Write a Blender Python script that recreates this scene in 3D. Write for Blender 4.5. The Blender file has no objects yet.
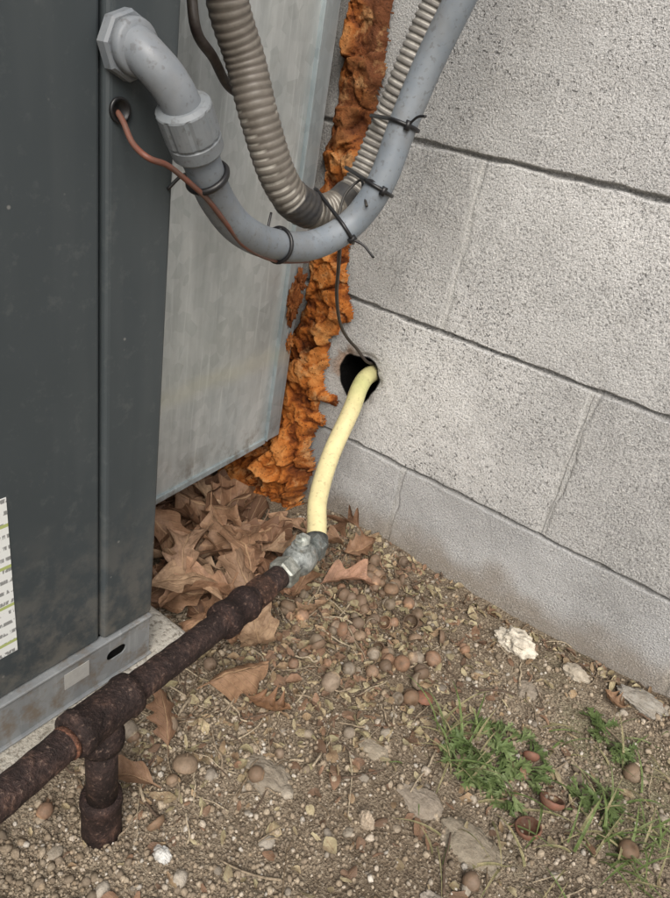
import bpy, bmesh, math, random
import numpy as np
from mathutils import Vector, Matrix, noise
random.seed(7); rng=np.random.default_rng(11)
S=bpy.context.scene
# ------------------------------------------------------------------ helpers
def link(o,parent=None):
    S.collection.objects.link(o)
    if parent: o.parent=parent
    return o
def empty(name):
    e=bpy.data.objects.new(name,None); e.empty_display_size=.05; return link(e)
def mesh_obj(name,V,F,mat,cols=None,smooth=True,parent=None,extra=None):
    me=bpy.data.meshes.new(name)
    V=np.asarray(V,dtype=np.float32)
    if isinstance(F,np.ndarray):
        k=F.shape[1]; n=len(F)
        me.vertices.add(len(V)); me.vertices.foreach_set('co',V.ravel())
        me.loops.add(n*k); me.loops.foreach_set('vertex_index',F.ravel().astype(np.int32))
        me.polygons.add(n); me.polygons.foreach_set('loop_start',np.arange(0,n*k,k,dtype=np.int32))
        me.polygons.foreach_set('loop_total',np.full(n,k,dtype=np.int32))
        me.update(calc_edges=True)
    else:
        me.from_pydata([tuple(map(float,v)) for v in V],[],F); me.update()
    me.polygons.foreach_set('use_smooth',np.full(len(me.polygons),smooth,dtype=bool))
    for nm,arr in ([('col',cols)] if cols is not None else [])+(extra or []):
        arr=np.asarray(arr,dtype=np.float32)
        if arr.shape[1]==3: arr=np.hstack([arr,np.ones((len(arr),1),np.float32)])
        a=me.color_attributes.new(nm,'FLOAT_COLOR','POINT'); a.data.foreach_set('color',arr.ravel())
    me.materials.append(mat); me.validate()
    return link(bpy.data.objects.new(name,me),parent)
def h2(i,j,s):
    n=(i.astype(np.int64)*374761393+j.astype(np.int64)*668265263+s*974634777)&0xffffffff
    n=((n^(n>>13))*1274126177)&0xffffffff
    return ((n^(n>>16))&0xffff)/65535.0
def vn(x,y,s=0):
    x=np.asarray(x,float); y=np.asarray(y,float)
    i=np.floor(x); j=np.floor(y); u=x-i; v=y-j; i=i.astype(np.int64); j=j.astype(np.int64)
    u=u*u*(3-2*u); v=v*v*(3-2*v)
    return (h2(i,j,s)*(1-u)+h2(i+1,j,s)*u)*(1-v)+(h2(i,j+1,s)*(1-u)+h2(i+1,j+1,s)*u)*v
def fbm(x,y,o=4,s=0):
    t=0;a=1;w=0
    for k in range(o): t=t+a*vn(x*2**k+k*17.3,y*2**k+k*9.1,s+k); w+=a; a*=.5
    return t/w*2-1
def sst(a,b,x):
    t=np.clip((x-a)/(b-a),0,1); return t*t*(3-2*t)
def lerp3(f,a,b): f=np.asarray(f)[...,None]; return np.asarray(a)*(1-f)+np.asarray(b)*f
def gridF(nx,ny):
    i=np.arange((nx-1)*(ny-1)); a=(i//(nx-1))*nx+i%(nx-1)
    return np.stack([a,a+1,a+nx+1,a+nx],1)
def catmull(P,n):
    P=[Vector(p) for p in P]; Q=[P[0]*2-P[1]]+P+[P[-1]*2-P[-2]]
    m=len(P)-1
    dense=[]
    for i in range(m):
        a,b,c,d=Q[i:i+4]
        for k in range(40):
            t=k/40; dense.append(.5*((2*b)+(c-a)*t+(2*a-5*b+4*c-d)*t*t+(3*b-a-3*c+d)*t**3))
    dense.append(P[-1])
    L=[0]; out=[]
    for i in range(1,len(dense)): L.append(L[-1]+(dense[i]-dense[i-1]).length)
    j=0
    for k in range(n):
        t=L[-1]*k/(n-1)
        while j<len(L)-2 and L[j+1]<t: j+=1
        f=(t-L[j])/max(1e-9,L[j+1]-L[j]); out.append(dense[j].lerp(dense[j+1],min(1,f)))
    return out,L[-1]
def tube(P,r,seg=20,n=None,cap=True,col=None,up=None,closed=False):
    if closed: pts=[Vector(p) for p in P]
    elif n: pts,LL=catmull(P,n)
    else: pts=[Vector(p) for p in P]
    m=len(pts); V=[];C=[];F=[]; nrm=None; s=0
    for i,p in enumerate(pts):
        if closed: t=(pts[(i+1)%m]-pts[i-1]).normalized()
        else: t=(pts[min(i+1,m-1)]-pts[max(i-1,0)]).normalized()
        if nrm is None:
            nrm=Vector(up) if up else (Vector((0,0,1)) if abs(t.z)<.9 else Vector((1,0,0)))
        nrm=(nrm-t*nrm.dot(t)).normalized(); b=t.cross(nrm)
        if i: s+=(pts[i]-pts[i-1]).length
        for k in range(seg):
            a=2*math.pi*k/seg; rr=r(s,a) if callable(r) else r
            V.append(p+nrm*(math.cos(a)*rr)+b*(math.sin(a)*rr))
            C.append(col(s,a) if callable(col) else (col or (1,1,1)))
    for i in range(m if closed else m-1):
        j=(i+1)%m
        for k in range(seg):
            F.append((i*seg+k,i*seg+(k+1)%seg,j*seg+(k+1)%seg,j*seg+k))
    if cap and not closed:
        F.append(tuple(range(seg))[::-1]); F.append(tuple((m-1)*seg+k for k in range(seg)))
    return [tuple(v) for v in V],F,C
def merge(parts):
    V=[];F=[];C=[]
    for v,f,c in parts:
        o=len(V); V+=v; F+=[tuple(i+o for i in q) for q in f]; C+=c
    return V,F,C
def lathe(p0,axis,prof,seg=24,col=None):
    ax=Vector(axis).normalized(); u=(Vector((0,0,1)) if abs(ax.z)<.9 else Vector((1,0,0)))
    u=(u-ax*u.dot(ax)).normalized(); w=ax.cross(u); V=[];F=[];C=[]; p0=Vector(p0)
    for q in prof:
        for k in range(seg):
            a=2*math.pi*k/seg
            V.append(tuple(p0+ax*q[0]+(u*math.cos(a)+w*math.sin(a))*q[1])); C.append(q[2] if len(q)>2 else (col or (1,1,1)))
    for i in range(len(prof)-1):
        for k in range(seg): F.append((i*seg+k,i*seg+(k+1)%seg,(i+1)*seg+(k+1)%seg,(i+1)*seg+k))
    F.append(tuple(range(seg))[::-1]); F.append(tuple((len(prof)-1)*seg+k for k in range(seg)))
    return V,F,C
def box(name,lo,hi,mat,bev=.002,parent=None,corners=None,seg=2):
    bm=bmesh.new()
    c=corners or [(x,y,z) for z in (lo[2],hi[2]) for x,y in ((lo[0],lo[1]),(hi[0],lo[1]),(hi[0],hi[1]),(lo[0],hi[1]))]
    v=[bm.verts.new(p) for p in c]
    for f in ((3,2,1,0),(4,5,6,7),(0,1,5,4),(1,2,6,5),(2,3,7,6),(3,0,4,7)): bm.faces.new([v[i] for i in f])
    bmesh.ops.recalc_face_normals(bm,faces=bm.faces)
    if bev: bmesh.ops.bevel(bm,geom=bm.edges[:],offset=bev,segments=seg,affect='EDGES',profile=.5)
    me=bpy.data.meshes.new(name); bm.to_mesh(me); bm.free(); me.materials.append(mat)
    return link(bpy.data.objects.new(name,me),parent)
# ------------------------------------------------------------------ material helper
class MB:
    def __init__(s,name,rough=.8,metal=0,spec=.5):
        s.m=bpy.data.materials.new(name); s.m.use_nodes=True; s.t=s.m.node_tree
        s.b=s.t.nodes['Principled BSDF']; s.b.inputs['Roughness'].default_value=rough
        s.b.inputs['Metallic'].default_value=metal; s.b.inputs['Specular IOR Level'].default_value=spec
        s.co=s.n('ShaderNodeTexCoord').outputs['Object']
    def n(s,t,inp=None,**k):
        x=s.t.nodes.new(t)
        for a,b in k.items(): setattr(x,a,b)
        for a,b in (inp or {}).items(): s.put(x.inputs[a],b)
        return x
    def put(s,i,v):
        if isinstance(v,bpy.types.NodeSocket): s.t.links.new(v,i)
        else:
            if isinstance(v,(tuple,list)) and len(v)==3 and i.type=='RGBA': v=(*v,1)
            i.default_value=v
    def noise(s,sc,d=2,r=.6,vec=None,dist=0): return s.n('ShaderNodeTexNoise',{'Vector':vec or s.co,'Scale':sc,'Detail':d,'Roughness':r,'Distortion':dist}).outputs['Fac']
    def vor(s,sc,feat='F1',out='Distance',vec=None,rand=1): return s.n('ShaderNodeTexVoronoi',{'Vector':vec or s.co,'Scale':sc,'Randomness':rand},feature=feat).outputs[out]
    def map(s,sc): return s.n('ShaderNodeMapping',{'Vector':s.co,'Scale':sc}).outputs[0]
    def ramp(s,f,st,interp='LINEAR'):
        x=s.n('ShaderNodeValToRGB',{'Fac':f}); cr=x.color_ramp; cr.interpolation=interp
        while len(cr.elements)<len(st): cr.elements.new(.5)
        for e,(p,c) in zip(cr.elements,st):
            e.position=p; e.color=(c,c,c,1) if isinstance(c,(int,float)) else (*c,1)
        return x.outputs[0]
    def mix(s,f,a,b,bl='MIX'):
        x=s.n('ShaderNodeMix',data_type='RGBA',blend_type=bl); s.put(x.inputs[0],f); s.put(x.inputs[6],a); s.put(x.inputs[7],b); return x.outputs[2]
    def math(s,op,a,b=0.,c=False):
        x=s.n('ShaderNodeMath',operation=op,use_clamp=c); s.put(x.inputs[0],a); s.put(x.inputs[1],b); return x.outputs[0]
    def attr(s,n='col',o='Color'): return s.n('ShaderNodeAttribute',attribute_name=n).outputs[o]
    def sep(s,v): x=s.n('ShaderNodeSeparateXYZ',{0:v}); return x.outputs
    def bump(s,h,st=.5,d=.001): return s.n('ShaderNodeBump',{'Height':h,'Strength':st,'Distance':d}).outputs[0]
    def done(s,col,nrm=None,rough=None,metal=None):
        s.put(s.b.inputs['Base Color'],col)
        if nrm is not None: s.put(s.b.inputs['Normal'],nrm)
        if rough is not None: s.put(s.b.inputs['Roughness'],rough)
        if metal is not None: s.put(s.b.inputs['Metallic'],metal)
        return s.m
# concrete block
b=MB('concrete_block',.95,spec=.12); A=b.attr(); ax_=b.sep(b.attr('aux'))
g1=b.noise(390,2,.75); g2=b.noise(800,1,.6); g3=b.noise(190,3,.65)
pits=b.math('MULTIPLY',b.ramp(g1,[(.36,1.),(.45,0.)]),ax_[0])
big=b.math('MULTIPLY',b.ramp(g3,[(.33,1.),(.40,0.)]),ax_[1])
base=b.mix(1,A,b.ramp(g2,[(.36,.72),(.64,1.12)]),'MULTIPLY')
base=b.mix(b.math('MULTIPLY',pits,.66),base,(.12,.12,.115))
base=b.mix(b.math('MULTIPLY',big,.85),base,(.06,.06,.058))
base=b.mix(b.math('MULTIPLY',b.ramp(g1,[(.58,0.),(.67,.55)]),ax_[0]),base,(.74,.735,.71))
base=b.mix(ax_[2],base,(.006,.006,.006))  # shade inside the pipe hole painted near-black into the wall colour
M_wall=b.done(base,b.bump(b.math('SUBTRACT',b.math('MULTIPLY',g1,1.1),big),1.,.0017))
b.put(b.b.inputs['Specular IOR Level'],b.math('MULTIPLY',b.math('SUBTRACT',1.,ax_[2]),.12))
b=MB('wall_concrete_rough',.95,spec=.12); M_core=b.done(b.mix(b.noise(30,3),(.3,.3,.29),(.4,.4,.39)))
# pad concrete
b=MB('pad_concrete',.95,spec=.15); g=b.noise(180,3,.7)
c=b.mix(b.ramp(b.noise(9,4,.6),[(.35,0),(.65,1)]),(.33,.31,.26),(.50,.475,.42)); c=b.mix(b.ramp(g,[(.35,.8),(.5,0)]),c,(.17,.15,.12))
z=b.sep(b.co)[2]; c=b.mix(b.ramp(b.math('ADD',z,b.math('MULTIPLY',b.noise(25,3),.03)),[(.0,.8),(.04,0.)]),c,(.20,.16,.115))
M_pad=b.done(c,b.bump(g,1,.003))
# unit paint
b=MB('slate_grey_paint',.5,spec=.4)
c=b.mix(b.noise(2.5,3,.6),(.038,.047,.051),(.052,.063,.068)); c=b.mix(b.ramp(b.noise(70,4,.75),[(.56,0),(.72,.3)]),c,(.12,.13,.125))
c=b.mix(b.ramp(b.vor(38),[(.03,.8),(.06,0)]),c,(.2,.2,.19)); c=b.mix(b.ramp(b.noise(9,4,.7,b.map((1,1,.12))),[(.52,0),(.75,.35)]),c,(.10,.11,.11))
z=b.sep(b.co)[2]; c=b.mix(b.math('MULTIPLY',b.ramp(z,[(.10,.8),(.26,0.)]),b.ramp(b.noise(45,4,.7),[(.42,0.),(.62,.7)])),c,(.16,.15,.13))
M_unit=b.done(c,None,b.ramp(b.noise(20,3),[(.3,.4),(.7,.62)]))
def flat(name,c,rough=.6,metal=0,sc=60,var=.25,spec=.5):
    b=MB(name,rough,metal,spec); n=b.noise(sc,3,.6)
    return b.done(b.mix(n,tuple(x*(1-var) for x in c),tuple(x*(1+var) for x in c)))
M_dark=flat('dark_gap',(.008,.008,.008),.9); M_black=flat('black_plastic',(.012,.012,.013),.4)
# galvanised
def galv(name,lo,hi,metal,rough):
    b=MB(name,rough,metal,.4)
    v=b.noise(10,5,.7,b.map((1,1,.4)),.5); sp_=b.vor(70,'F1','Color')
    c=b.mix(b.ramp(v,[(.35,0),(.65,1)]),lo,hi)
    spg=b.n('ShaderNodeRGBToBW',{0:sp_}).outputs[0]; c=b.mix(.12,c,spg,'OVERLAY')
    streak=b.ramp(b.noise(7,4,.7,b.map((1,2.5,.2))),[(.46,0),(.75,.7)])
    c=b.mix(streak,c,tuple(x*.60 for x in lo))
    sc=b.ramp(b.noise(150,3,.6,b.map((1,1,.05))),[(.58,0),(.75,.5)]); c=b.mix(sc,c,tuple(min(1,x*1.3) for x in hi))
    z=b.sep(b.co)[2]
    band=b.math('MULTIPLY',b.ramp(b.math('ABSOLUTE',b.math('SUBTRACT',b.math('ADD',z,b.math('MULTIPLY',b.noise(12,3),.03)),.262)),[(.004,.6),(.018,0.)]),b.noise(9,2)); c=b.mix(band,c,(.58,.57,.42))
    rust=b.math('MULTIPLY',b.ramp(b.noise(40,4,.7),[(.50,0.),(.66,1.)]),b.ramp(z,[(.11,.75),(.16,.05)]))
    c=b.mix(rust,c,(.17,.13,.09))
    return b.done(c,b.bump(b.noise(6,1),.3,.01),b.ramp(v,[(.3,rough-.10),(.7,rough+.12)]))
M_galv=galv('galvanised_sheet',(.40,.43,.43),(.58,.61,.60),.35,.42)
M_galv2=galv('galvanised_flange',(.32,.385,.41),(.48,.54,.56),.40,.40)
M_rail=galv('galvanised_rail',(.22,.235,.245),(.30,.315,.32),.2,.55)
# foam
b=MB('orange_foam',.85,spec=.2); A=b.sep(b.attr()); n=b.noise(60,4,.7)
c=b.ramp(b.math('ADD',b.math('MULTIPLY',n,.55),b.math('MULTIPLY',A[0],.55)),[(.22,(.035,.012,.006)),(.42,(.20,.055,.012)),(.58,(.45,.145,.028)),(.85,(.64,.29,.09))])
c=b.mix(A[1],c,(.11,.042,.02))
c=b.mix(b.ramp(b.noise(30,4,.7),[(.54,0),(.67,.7)]),c,(.50,.30,.14))
c=b.mix(b.ramp(b.noise(17,4,.7),[(.36,.7),(.46,0.)]),c,(.12,.04,.015))
c=b.mix(b.ramp(b.vor(210),[(.12,.8),(.26,0)]),c,(.05,.02,.01))
M_foam=b.done(c,b.bump(b.noise(150,4,.75),1,.004))
def tinted(name,rough,metal=0,ns=150,amt=.3,bm=.4,bd=.001,spec=.4,dark=(.02,.015,.01),d=2):
    b=MB(name,rough,metal,spec); n=b.noise(ns,d,.65)
    c=b.mix(b.math('MULTIPLY',b.ramp(n,[(.35,1.),(.6,0.)]),amt),b.attr(),dark)
    return b.done(c,b.bump(n,bm,bd) if bm else None)
M_grain=tinted('soil_granule',.95,0,600,.4,0,.0008,.08,(.07,.05,.035),1)
M_acorn=tinted('acorn_shell',.6,0,250,.5,.3,.0006,.25,(.12,.09,.06))
M_stick=tinted('twig_bark',.9,0,400,.5,0,.001,.15)
M_stone=tinted('stone_surface',.92,0,120,.5,1,.003,.12,(.16,.13,.095),4)
b=MB('conduit_plastic',.42,0,.45); n=b.noise(35,4,.7)
c=b.mix(b.ramp(n,[(.4,0),(.7,.4)]),b.attr(),(.28,.29,.29)); c=b.mix(b.ramp(b.noise(220,2),[(.58,0),(.70,.5)]),c,(.09,.09,.088))
c=b.mix(b.ramp(b.noise(14,4,.7),[(.48,0),(.66,.40)]),c,(.14,.13,.115))
M_cond=b.done(c,None,b.ramp(n,[(.3,.35),(.7,.65)]))
b=MB('flex_conduit',.5,0,.4); n=b.noise(60,4,.7)
c=b.mix(b.ramp(n,[(.35,.55),(.6,0)]),b.attr(),(.09,.08,.065)); M_flex=b.done(c)
b=MB('yellow_pvc',.4,0,.45); n=b.noise(40,4,.7)
c=b.mix(b.ramp(n,[(.4,0),(.72,.6)]),(.72,.635,.35),(.48,.42,.23)); c=b.mix(b.ramp(b.noise(200,2),[(.60,0),(.70,.5)]),c,(.33,.27,.15)); c=b.mix(1,c,b.attr(),'MULTIPLY')
M_yel=b.done(c)
b=MB('rusty_iron',.75,.15,.3); n=b.noise(45,5,.72); n3=b.noise(260,3,.7)
c=b.ramp(n,[(.3,(.016,.011,.010)),(.48,(.040,.026,.023)),(.60,(.075,.046,.038)),(.72,(.20,.12,.085))]); c=b.mix(b.ramp(n3,[(.35,.75),(.6,0)]),c,(.018,.012,.011)); c=b.mix(b.ramp(n3,[(.60,0.),(.70,.65)]),c,(.22,.155,.12)); c=b.mix(1,c,b.attr(),'MULTIPLY')
M_rust=b.done(c,b.bump(b.math('ADD',n3,n),1,.0022))
b=MB('weathered_valve_metal',.5,.45,.4); n=b.noise(110,4,.7)
c=b.ramp(n,[(.3,(.10,.105,.10)),(.5,(.28,.30,.285)),(.72,(.52,.53,.51))]); c=b.mix(b.ramp(b.noise(60,4,.7),[(.55,0),(.68,.7)]),c,(.17,.125,.08)); M_valve=b.done(b.mix(1,c,b.attr(),'MULTIPLY'),b.bump(n,.5,.0010))
# ground
b=MB('soil',.97,spec=.08); a2=b.noise(60,3,.7); a3=b.noise(380,2,.7)
c=b.attr(); c=b.mix(b.ramp(a2,[(.36,.65),(.56,0)]),c,(.15,.115,.08)); c=b.mix(b.ramp(a3,[(.36,.8),(.52,0)]),c,(.08,.06,.043)); c=b.mix(b.ramp(a3,[(.60,0.),(.68,.7)]),c,(.46,.40,.31))
M_soil=b.done(c,b.bump(b.math('ADD',a2,a3),1,.0040))
# leaves
def leafmat(name,vein,rough,dk,trans=.15):
    b=MB(name,rough,0,.3); uv=b.sep(b.attr('luv')); t=b.math('ABSOLUTE',b.math('SUBTRACT',uv[1],.5)); s=uv[0]
    mid=b.ramp(t,[(.012,1.),(.035,0.)])
    sv=b.math('FRACT',b.math('MULTIPLY',b.math('SUBTRACT',s,b.math('MULTIPLY',t,.45)),8.))
    side=b.math('MULTIPLY',b.ramp(b.math('ABSOLUTE',b.math('SUBTRACT',sv,.5)),[(.03,1.),(.09,0.)]),.6)
    v=b.math('MAXIMUM',mid,side); n=b.noise(80,3,.7)
    c=b.mix(b.ramp(n,[(.35,.65),(.60,0)]),b.attr(),dk); c=b.mix(b.math('MULTIPLY',v,.45),c,vein)
    m=b.done(c,b.bump(b.math('ADD',b.math('MULTIPLY',v,-.8),n),.7,.0016))
    tr=b.n('ShaderNodeBsdfTranslucent',{'Color':c}); mx=b.n('ShaderNodeMixShader',{0:trans,1:b.b.outputs[0],2:tr.outputs[0]})
    b.t.links.new(mx.outputs[0],b.t.nodes['Material Output'].inputs['Surface']); return m
M_leaf=leafmat('dry_oak_leaf',(.50,.34,.20),.6,(.13,.07,.04),.1)
M_weed=leafmat('weed_leaf',(.25,.34,.10),.5,(.05,.09,.02),.25)
# ------------------------------------------------------------------ terrain height
def gh(x,y):
    x=np.asarray(x,float);y=np.asarray(y,float)
    h=.010*fbm(x*3.1+5,y*3.1+2,3,3)+.006*fbm(x*14,y*14,3,9)+.0022*fbm(x*60,y*60,2,21)
    h=h+.014*sst(.15,.6,x)*sst(-.3,0,y)-.004
    near=sst(30,3,np.hypot(x,y)); return h*near
def gz(x,y): return float(gh(x,y))
def axis(lo,hi,step,outs):
    a=np.arange(lo,hi+1e-9,step); d=[]
    for o in outs: d+= [lo-o,hi+o]
    return np.unique(np.round(np.concatenate([a,d]),5))
ex=[.03,.08,.15,.3,.6,1.2,2.5,5,10,25,60,150,400]
gx=axis(-.42,.75,.0035,ex); gy=axis(-.80,.03,.0035,ex)
XX,YY=np.meshgrid(gx,gy); ZZ=gh(XX,YY)
t=fbm(XX*5,YY*5,4,101)*.5+.5; gc=lerp3(sst(.3,.75,t),(.22,.175,.125),(.345,.29,.215))
gc=lerp3(.55*sst(.30,.45,XX)*sst(-.05,.25,fbm(XX*8,YY*8,4,111)),gc,(.14,.15,.075))
gc=lerp3(.70*sst(.0,.4,fbm(XX*9,YY*9,3,121)),gc,(.135,.107,.077))
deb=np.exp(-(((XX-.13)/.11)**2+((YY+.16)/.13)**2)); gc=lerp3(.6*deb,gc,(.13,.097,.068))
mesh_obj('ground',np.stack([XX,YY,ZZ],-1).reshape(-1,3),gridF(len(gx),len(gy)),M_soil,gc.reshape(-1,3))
# ------------------------------------------------------------------ block wall
courses=[-.073,.130,.333,.540,.745,.948,1.151,1.354,1.557,1.76,1.963,2.166,2.369]
def ax2(lo,hi,st,extra): return np.unique(np.round(np.concatenate([np.arange(lo,hi,st)]+extra),5))
xj=[np.array([j+k for k in (-.008,-.005,-.003,0,.003,.005,.008)]) for j in np.arange(.085-.406*6,3.2,.203) if j<-.3 or j>.68]
zj=[np.array([j+k for k in (-.008,-.005,-.003,0,.003,.005,.008)]) for j in courses[5:]]
zf=[np.arange(j-.008,j+.0081,.001) for j in courses[1:4]]
xf=[np.arange(j-.009,j+.0091,.001) for j in (.082,.289,.322,-.084,.488)]
wx=ax2(-.26,.68,.0035,[np.arange(-2.4,-.26,.05),np.arange(.68,3.2,.05),np.arange(-.068,.025,.001)]+xj+xf)
wz=ax2(-.08,.80,.0035,[np.arange(.80,2.38,.05),np.arange(.178,.275,.001)]+zj+zf)
WX,WZ=np.meshgrid(wx,wz)
ci=np.clip(np.searchsorted(courses,WZ,side='right')-1,0,11)
wob=.0014*fbm(WX*25,WZ*25,3,5)
dz=np.min(np.abs(WZ[...,None]+wob[...,None]-np.array(courses[1:])),-1)
jxs=np.array([.082,.289,.085,.322]+[.085,.289]*4); jx=jxs[ci]; rel=(WX-jx+wob)/.406; bid=np.floor(rel); dx=np.abs(rel-np.round(rel))*.406
jh=1-sst(.0012,.0042,dz+.0018*fbm(WX*60,WZ*60,2,8))
dxn=dx+.0034*fbm(WX*45,WZ*45,3,18); jv=1-sst(.0030,.0062,dxn); jve=np.exp(-((dxn-.0050)/.0014)**2)*sst(-.3,.3,fbm(WX*30,WZ*30,2,61))
off=h2(bid.astype(np.int64)+50,ci.astype(np.int64),3)
y=.0062*jh+.0012*jv+.0008*jve+(off-.5)*.0018+.0010*fbm(WX*40,WZ*40,3,2)
y=y+.0032*np.clip(fbm(WX*12,WZ*12,3,7)*3-1.2,0,1)*sst(.012,.0,dz)
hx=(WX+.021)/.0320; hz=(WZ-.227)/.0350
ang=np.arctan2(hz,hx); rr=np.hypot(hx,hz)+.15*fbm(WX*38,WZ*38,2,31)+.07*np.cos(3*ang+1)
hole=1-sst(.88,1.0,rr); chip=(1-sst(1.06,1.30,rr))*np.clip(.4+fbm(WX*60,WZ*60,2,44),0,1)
y=y+hole*.10+chip*.004
bigc=fbm(WX*3.5,WZ*3.5,4,201)*.5+.5; wc=lerp3(sst(.25,.75,bigc),(.49,.49,.48),(.60,.598,.585))
wc=wc*(.84+.22*off)[...,None]
bot=(ci==0)*(.85+.15*fbm(WX*9,WZ*9,3,66)); wc=lerp3(bot*.55,wc,(.36,.37,.38))
mot=fbm(WX*16,WZ*16,4,88); wc=wc*(1+.16*mot)[...,None]
smear=sst(.05,.4,fbm(WX*14,WZ*9,4,311))
near_d=np.maximum(1-sst(.004,.014,dz),.0); wc=lerp3(.40*near_d*smear,wc,(.32,.32,.31))
nv=(1-sst(.004,.018,dx))*sst(0,.4,fbm(WX*20,WZ*20,3,319)); wc=lerp3(.35*nv,wc,(.52,.52,.50))
wc=lerp3(np.clip(jv*.55,0,1),wc,(.52,.52,.50)); wc=lerp3(np.clip(jve*.38,0,1),wc,(.22,.22,.215)); wc=lerp3(np.clip(jh*.85,0,1),wc,(.27,.27,.265))
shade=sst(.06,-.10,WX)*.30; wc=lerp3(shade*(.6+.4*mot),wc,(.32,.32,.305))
stn=sst(.2,.55,fbm(WX*10,WZ*4,4,404))*.30; wc=lerp3(stn,wc,(.30,.30,.29))
dirt=(1-sst(.0,.055,WZ-.01+.03*fbm(WX*20,WZ*20,3,77)))*.7; wc=lerp3(dirt,wc,(.24,.20,.15))
rm_=(1-sst(1.05,1.6,rr))*.45; wc=lerp3(rm_,wc,(.25,.235,.215))
rs_=(1-sst(1.05,1.9,rr))*sst(.05,.4,fbm(WX*40,WZ*40,3,707))*sst(-.01,-.05,WX)*.6; wc=lerp3(rs_,wc,(.33,.17,.07))
pstr=(1-.35*(ci==0))*(.6+.4*sst(-.5,.4,fbm(WX*6,WZ*6,3,500)))*(1-hole)*(1-.5*jv)*(.6+.4*sst(-.12,.06,WX))
pbig=(.35+.6*off+.4*(ci==3))*(ci>0)*sst(-.45,.3,fbm(WX*8,WZ*8,3,520))*(1-hole)*(1-jv)*sst(-.06,.05,WX)
aux=np.stack([pstr,np.clip(pbig,0,1),1-sst(1.03,1.10,rr)],-1)  # third channel masks the painted hole shade, out to just past the rim
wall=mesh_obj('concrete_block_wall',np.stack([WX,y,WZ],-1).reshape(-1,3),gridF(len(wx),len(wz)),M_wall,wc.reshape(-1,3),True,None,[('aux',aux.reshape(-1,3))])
box('wall_core',(-2.4,.20,-.08),(3.19,.35,2.37),M_core,.003,wall)
box('wall_cap',(-2.4,.012,2.37),(3.19,.34,2.40),M_core,.003,wall)
# ------------------------------------------------------------------ expanding foam
fx=np.arange(-.27,.012,.0017); fz=np.arange(-.02,.90,.0017); FX,FZ=np.meshgrid(fx,fz)
wxn=.012*fbm(FX*22,FZ*22,3,61); wzn=.012*fbm(FX*22+9,FZ*22+4,3,62); PX=FX+wxn; PZ=FZ+wzn
segs=[(-.104,.92,.026,-.098,.72,.022),(-.098,.72,.024,-.090,.60,.030),(-.090,.60,.028,-.098,.52,.024),(-.098,.52,.030,-.090,.44,.036),(-.090,.44,.034,-.100,.38,.028),(-.098,.38,.034,-.088,.32,.038),(-.088,.32,.034,-.104,.24,.030),
 (-.104,.24,.036,-.108,.13,.036),(-.108,.13,.042,-.125,.07,.064),(-.125,.06,.064,-.135,.02,.080),(-.240,.062,.052,-.16,.04,.06),
 (-.10,.19,.02,-.045,.186,.009),(-.10,.150,.024,-.060,.145,.012)]
m=np.full(FX.shape,-1.)
for x0,z0,r0,x1,z1,r1 in segs:
    dxx,dzz=x1-x0,z1-z0; t=np.clip(((PX-x0)*dxx+(PZ-z0)*dzz)/(dxx*dxx+dzz*dzz),0,1)
    d=np.hypot(PX-x0-t*dxx,PZ-z0-t*dzz); m=np.maximum(m,(r0+(r1-r0)*t)-d)
m=m+.006*fbm(FX*55,FZ*55,3,70)
def cells(n,seed,warp,amp):
    r=np.random.default_rng(seed); cx=r.uniform(-.28,.02,n); cz=r.uniform(-.03,.91,n)
    H=r.random(n); tx=r.normal(0,1,n); tz=r.normal(0,1,n)
    qx=(FX+warp*fbm(FX*40,FZ*40,3,seed)).ravel(); qz=(FZ+warp*fbm(FX*40+7,FZ*40,3,seed+1)).ravel(); o=np.zeros(len(qx)); ed=np.zeros(len(qx))
    for a in range(0,len(qx),8000):
        D=(qx[a:a+8000,None]-cx)**2+(qz[a:a+8000,None]-cz)**2; i=D.argmin(1); P=np.partition(D,1,axis=1)[:,:2]
        o[a:a+8000]=H[i]+amp*(tx[i]*(qx[a:a+8000]-cx[i])+tz[i]*(qz[a:a+8000]-cz[i])); ed[a:a+8000]=np.sqrt(P[:,1])-np.sqrt(P[:,0])
    return o.reshape(FX.shape),ed.reshape(FX.shape)
c1,e1=cells(360,5,.012,15); c2,e2=cells(1900,8,.006,40)
dome=np.clip(m/.014,0,1)**.5
bulge=.75+1.3*(1-sst(.04,.15,FZ))
crack=(1-sst(0,.0035,e1))*.5
H=dome*bulge*(.022+.015*(np.clip(c1,-.4,1.4)-.4)+.004*np.clip(c2,-.5,1.5)+.006*fbm(FX*60,FZ*60,4,90)-.006*crack); H=np.clip(H,.003*dome+.0004,.085)
dx_=.004*dome*fbm(FX*50,FZ*50,3,33); dz_=.005*dome*fbm(FX*50+3,FZ*50+3,3,35)
V=np.stack([FX+dx_,-H-.001,FZ+dz_],-1).reshape(-1,3); F=gridF(len(fx),len(fz)); mk=(m.ravel()>0); F=F[mk[F].all(1)]
used=np.unique(F); rm=np.full(len(V),-1); rm[used]=np.arange(len(used)); F=rm[F]
burn=np.clip(sst(.36,.60,FZ)*.80*sst(-.55,.35,fbm(FX*14,FZ*9,3,600))+.35*sst(.0,.5,fbm(FX*16,FZ*16,3,601)),0,.92)
cf=np.stack([np.clip(.24+.45*c1+.25*c2-.6*crack,0,1),burn,m*0],-1).reshape(-1,3)[used]
foam=mesh_obj('expanding_foam',V[used],F.astype(np.int32),M_foam,cf)
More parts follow.
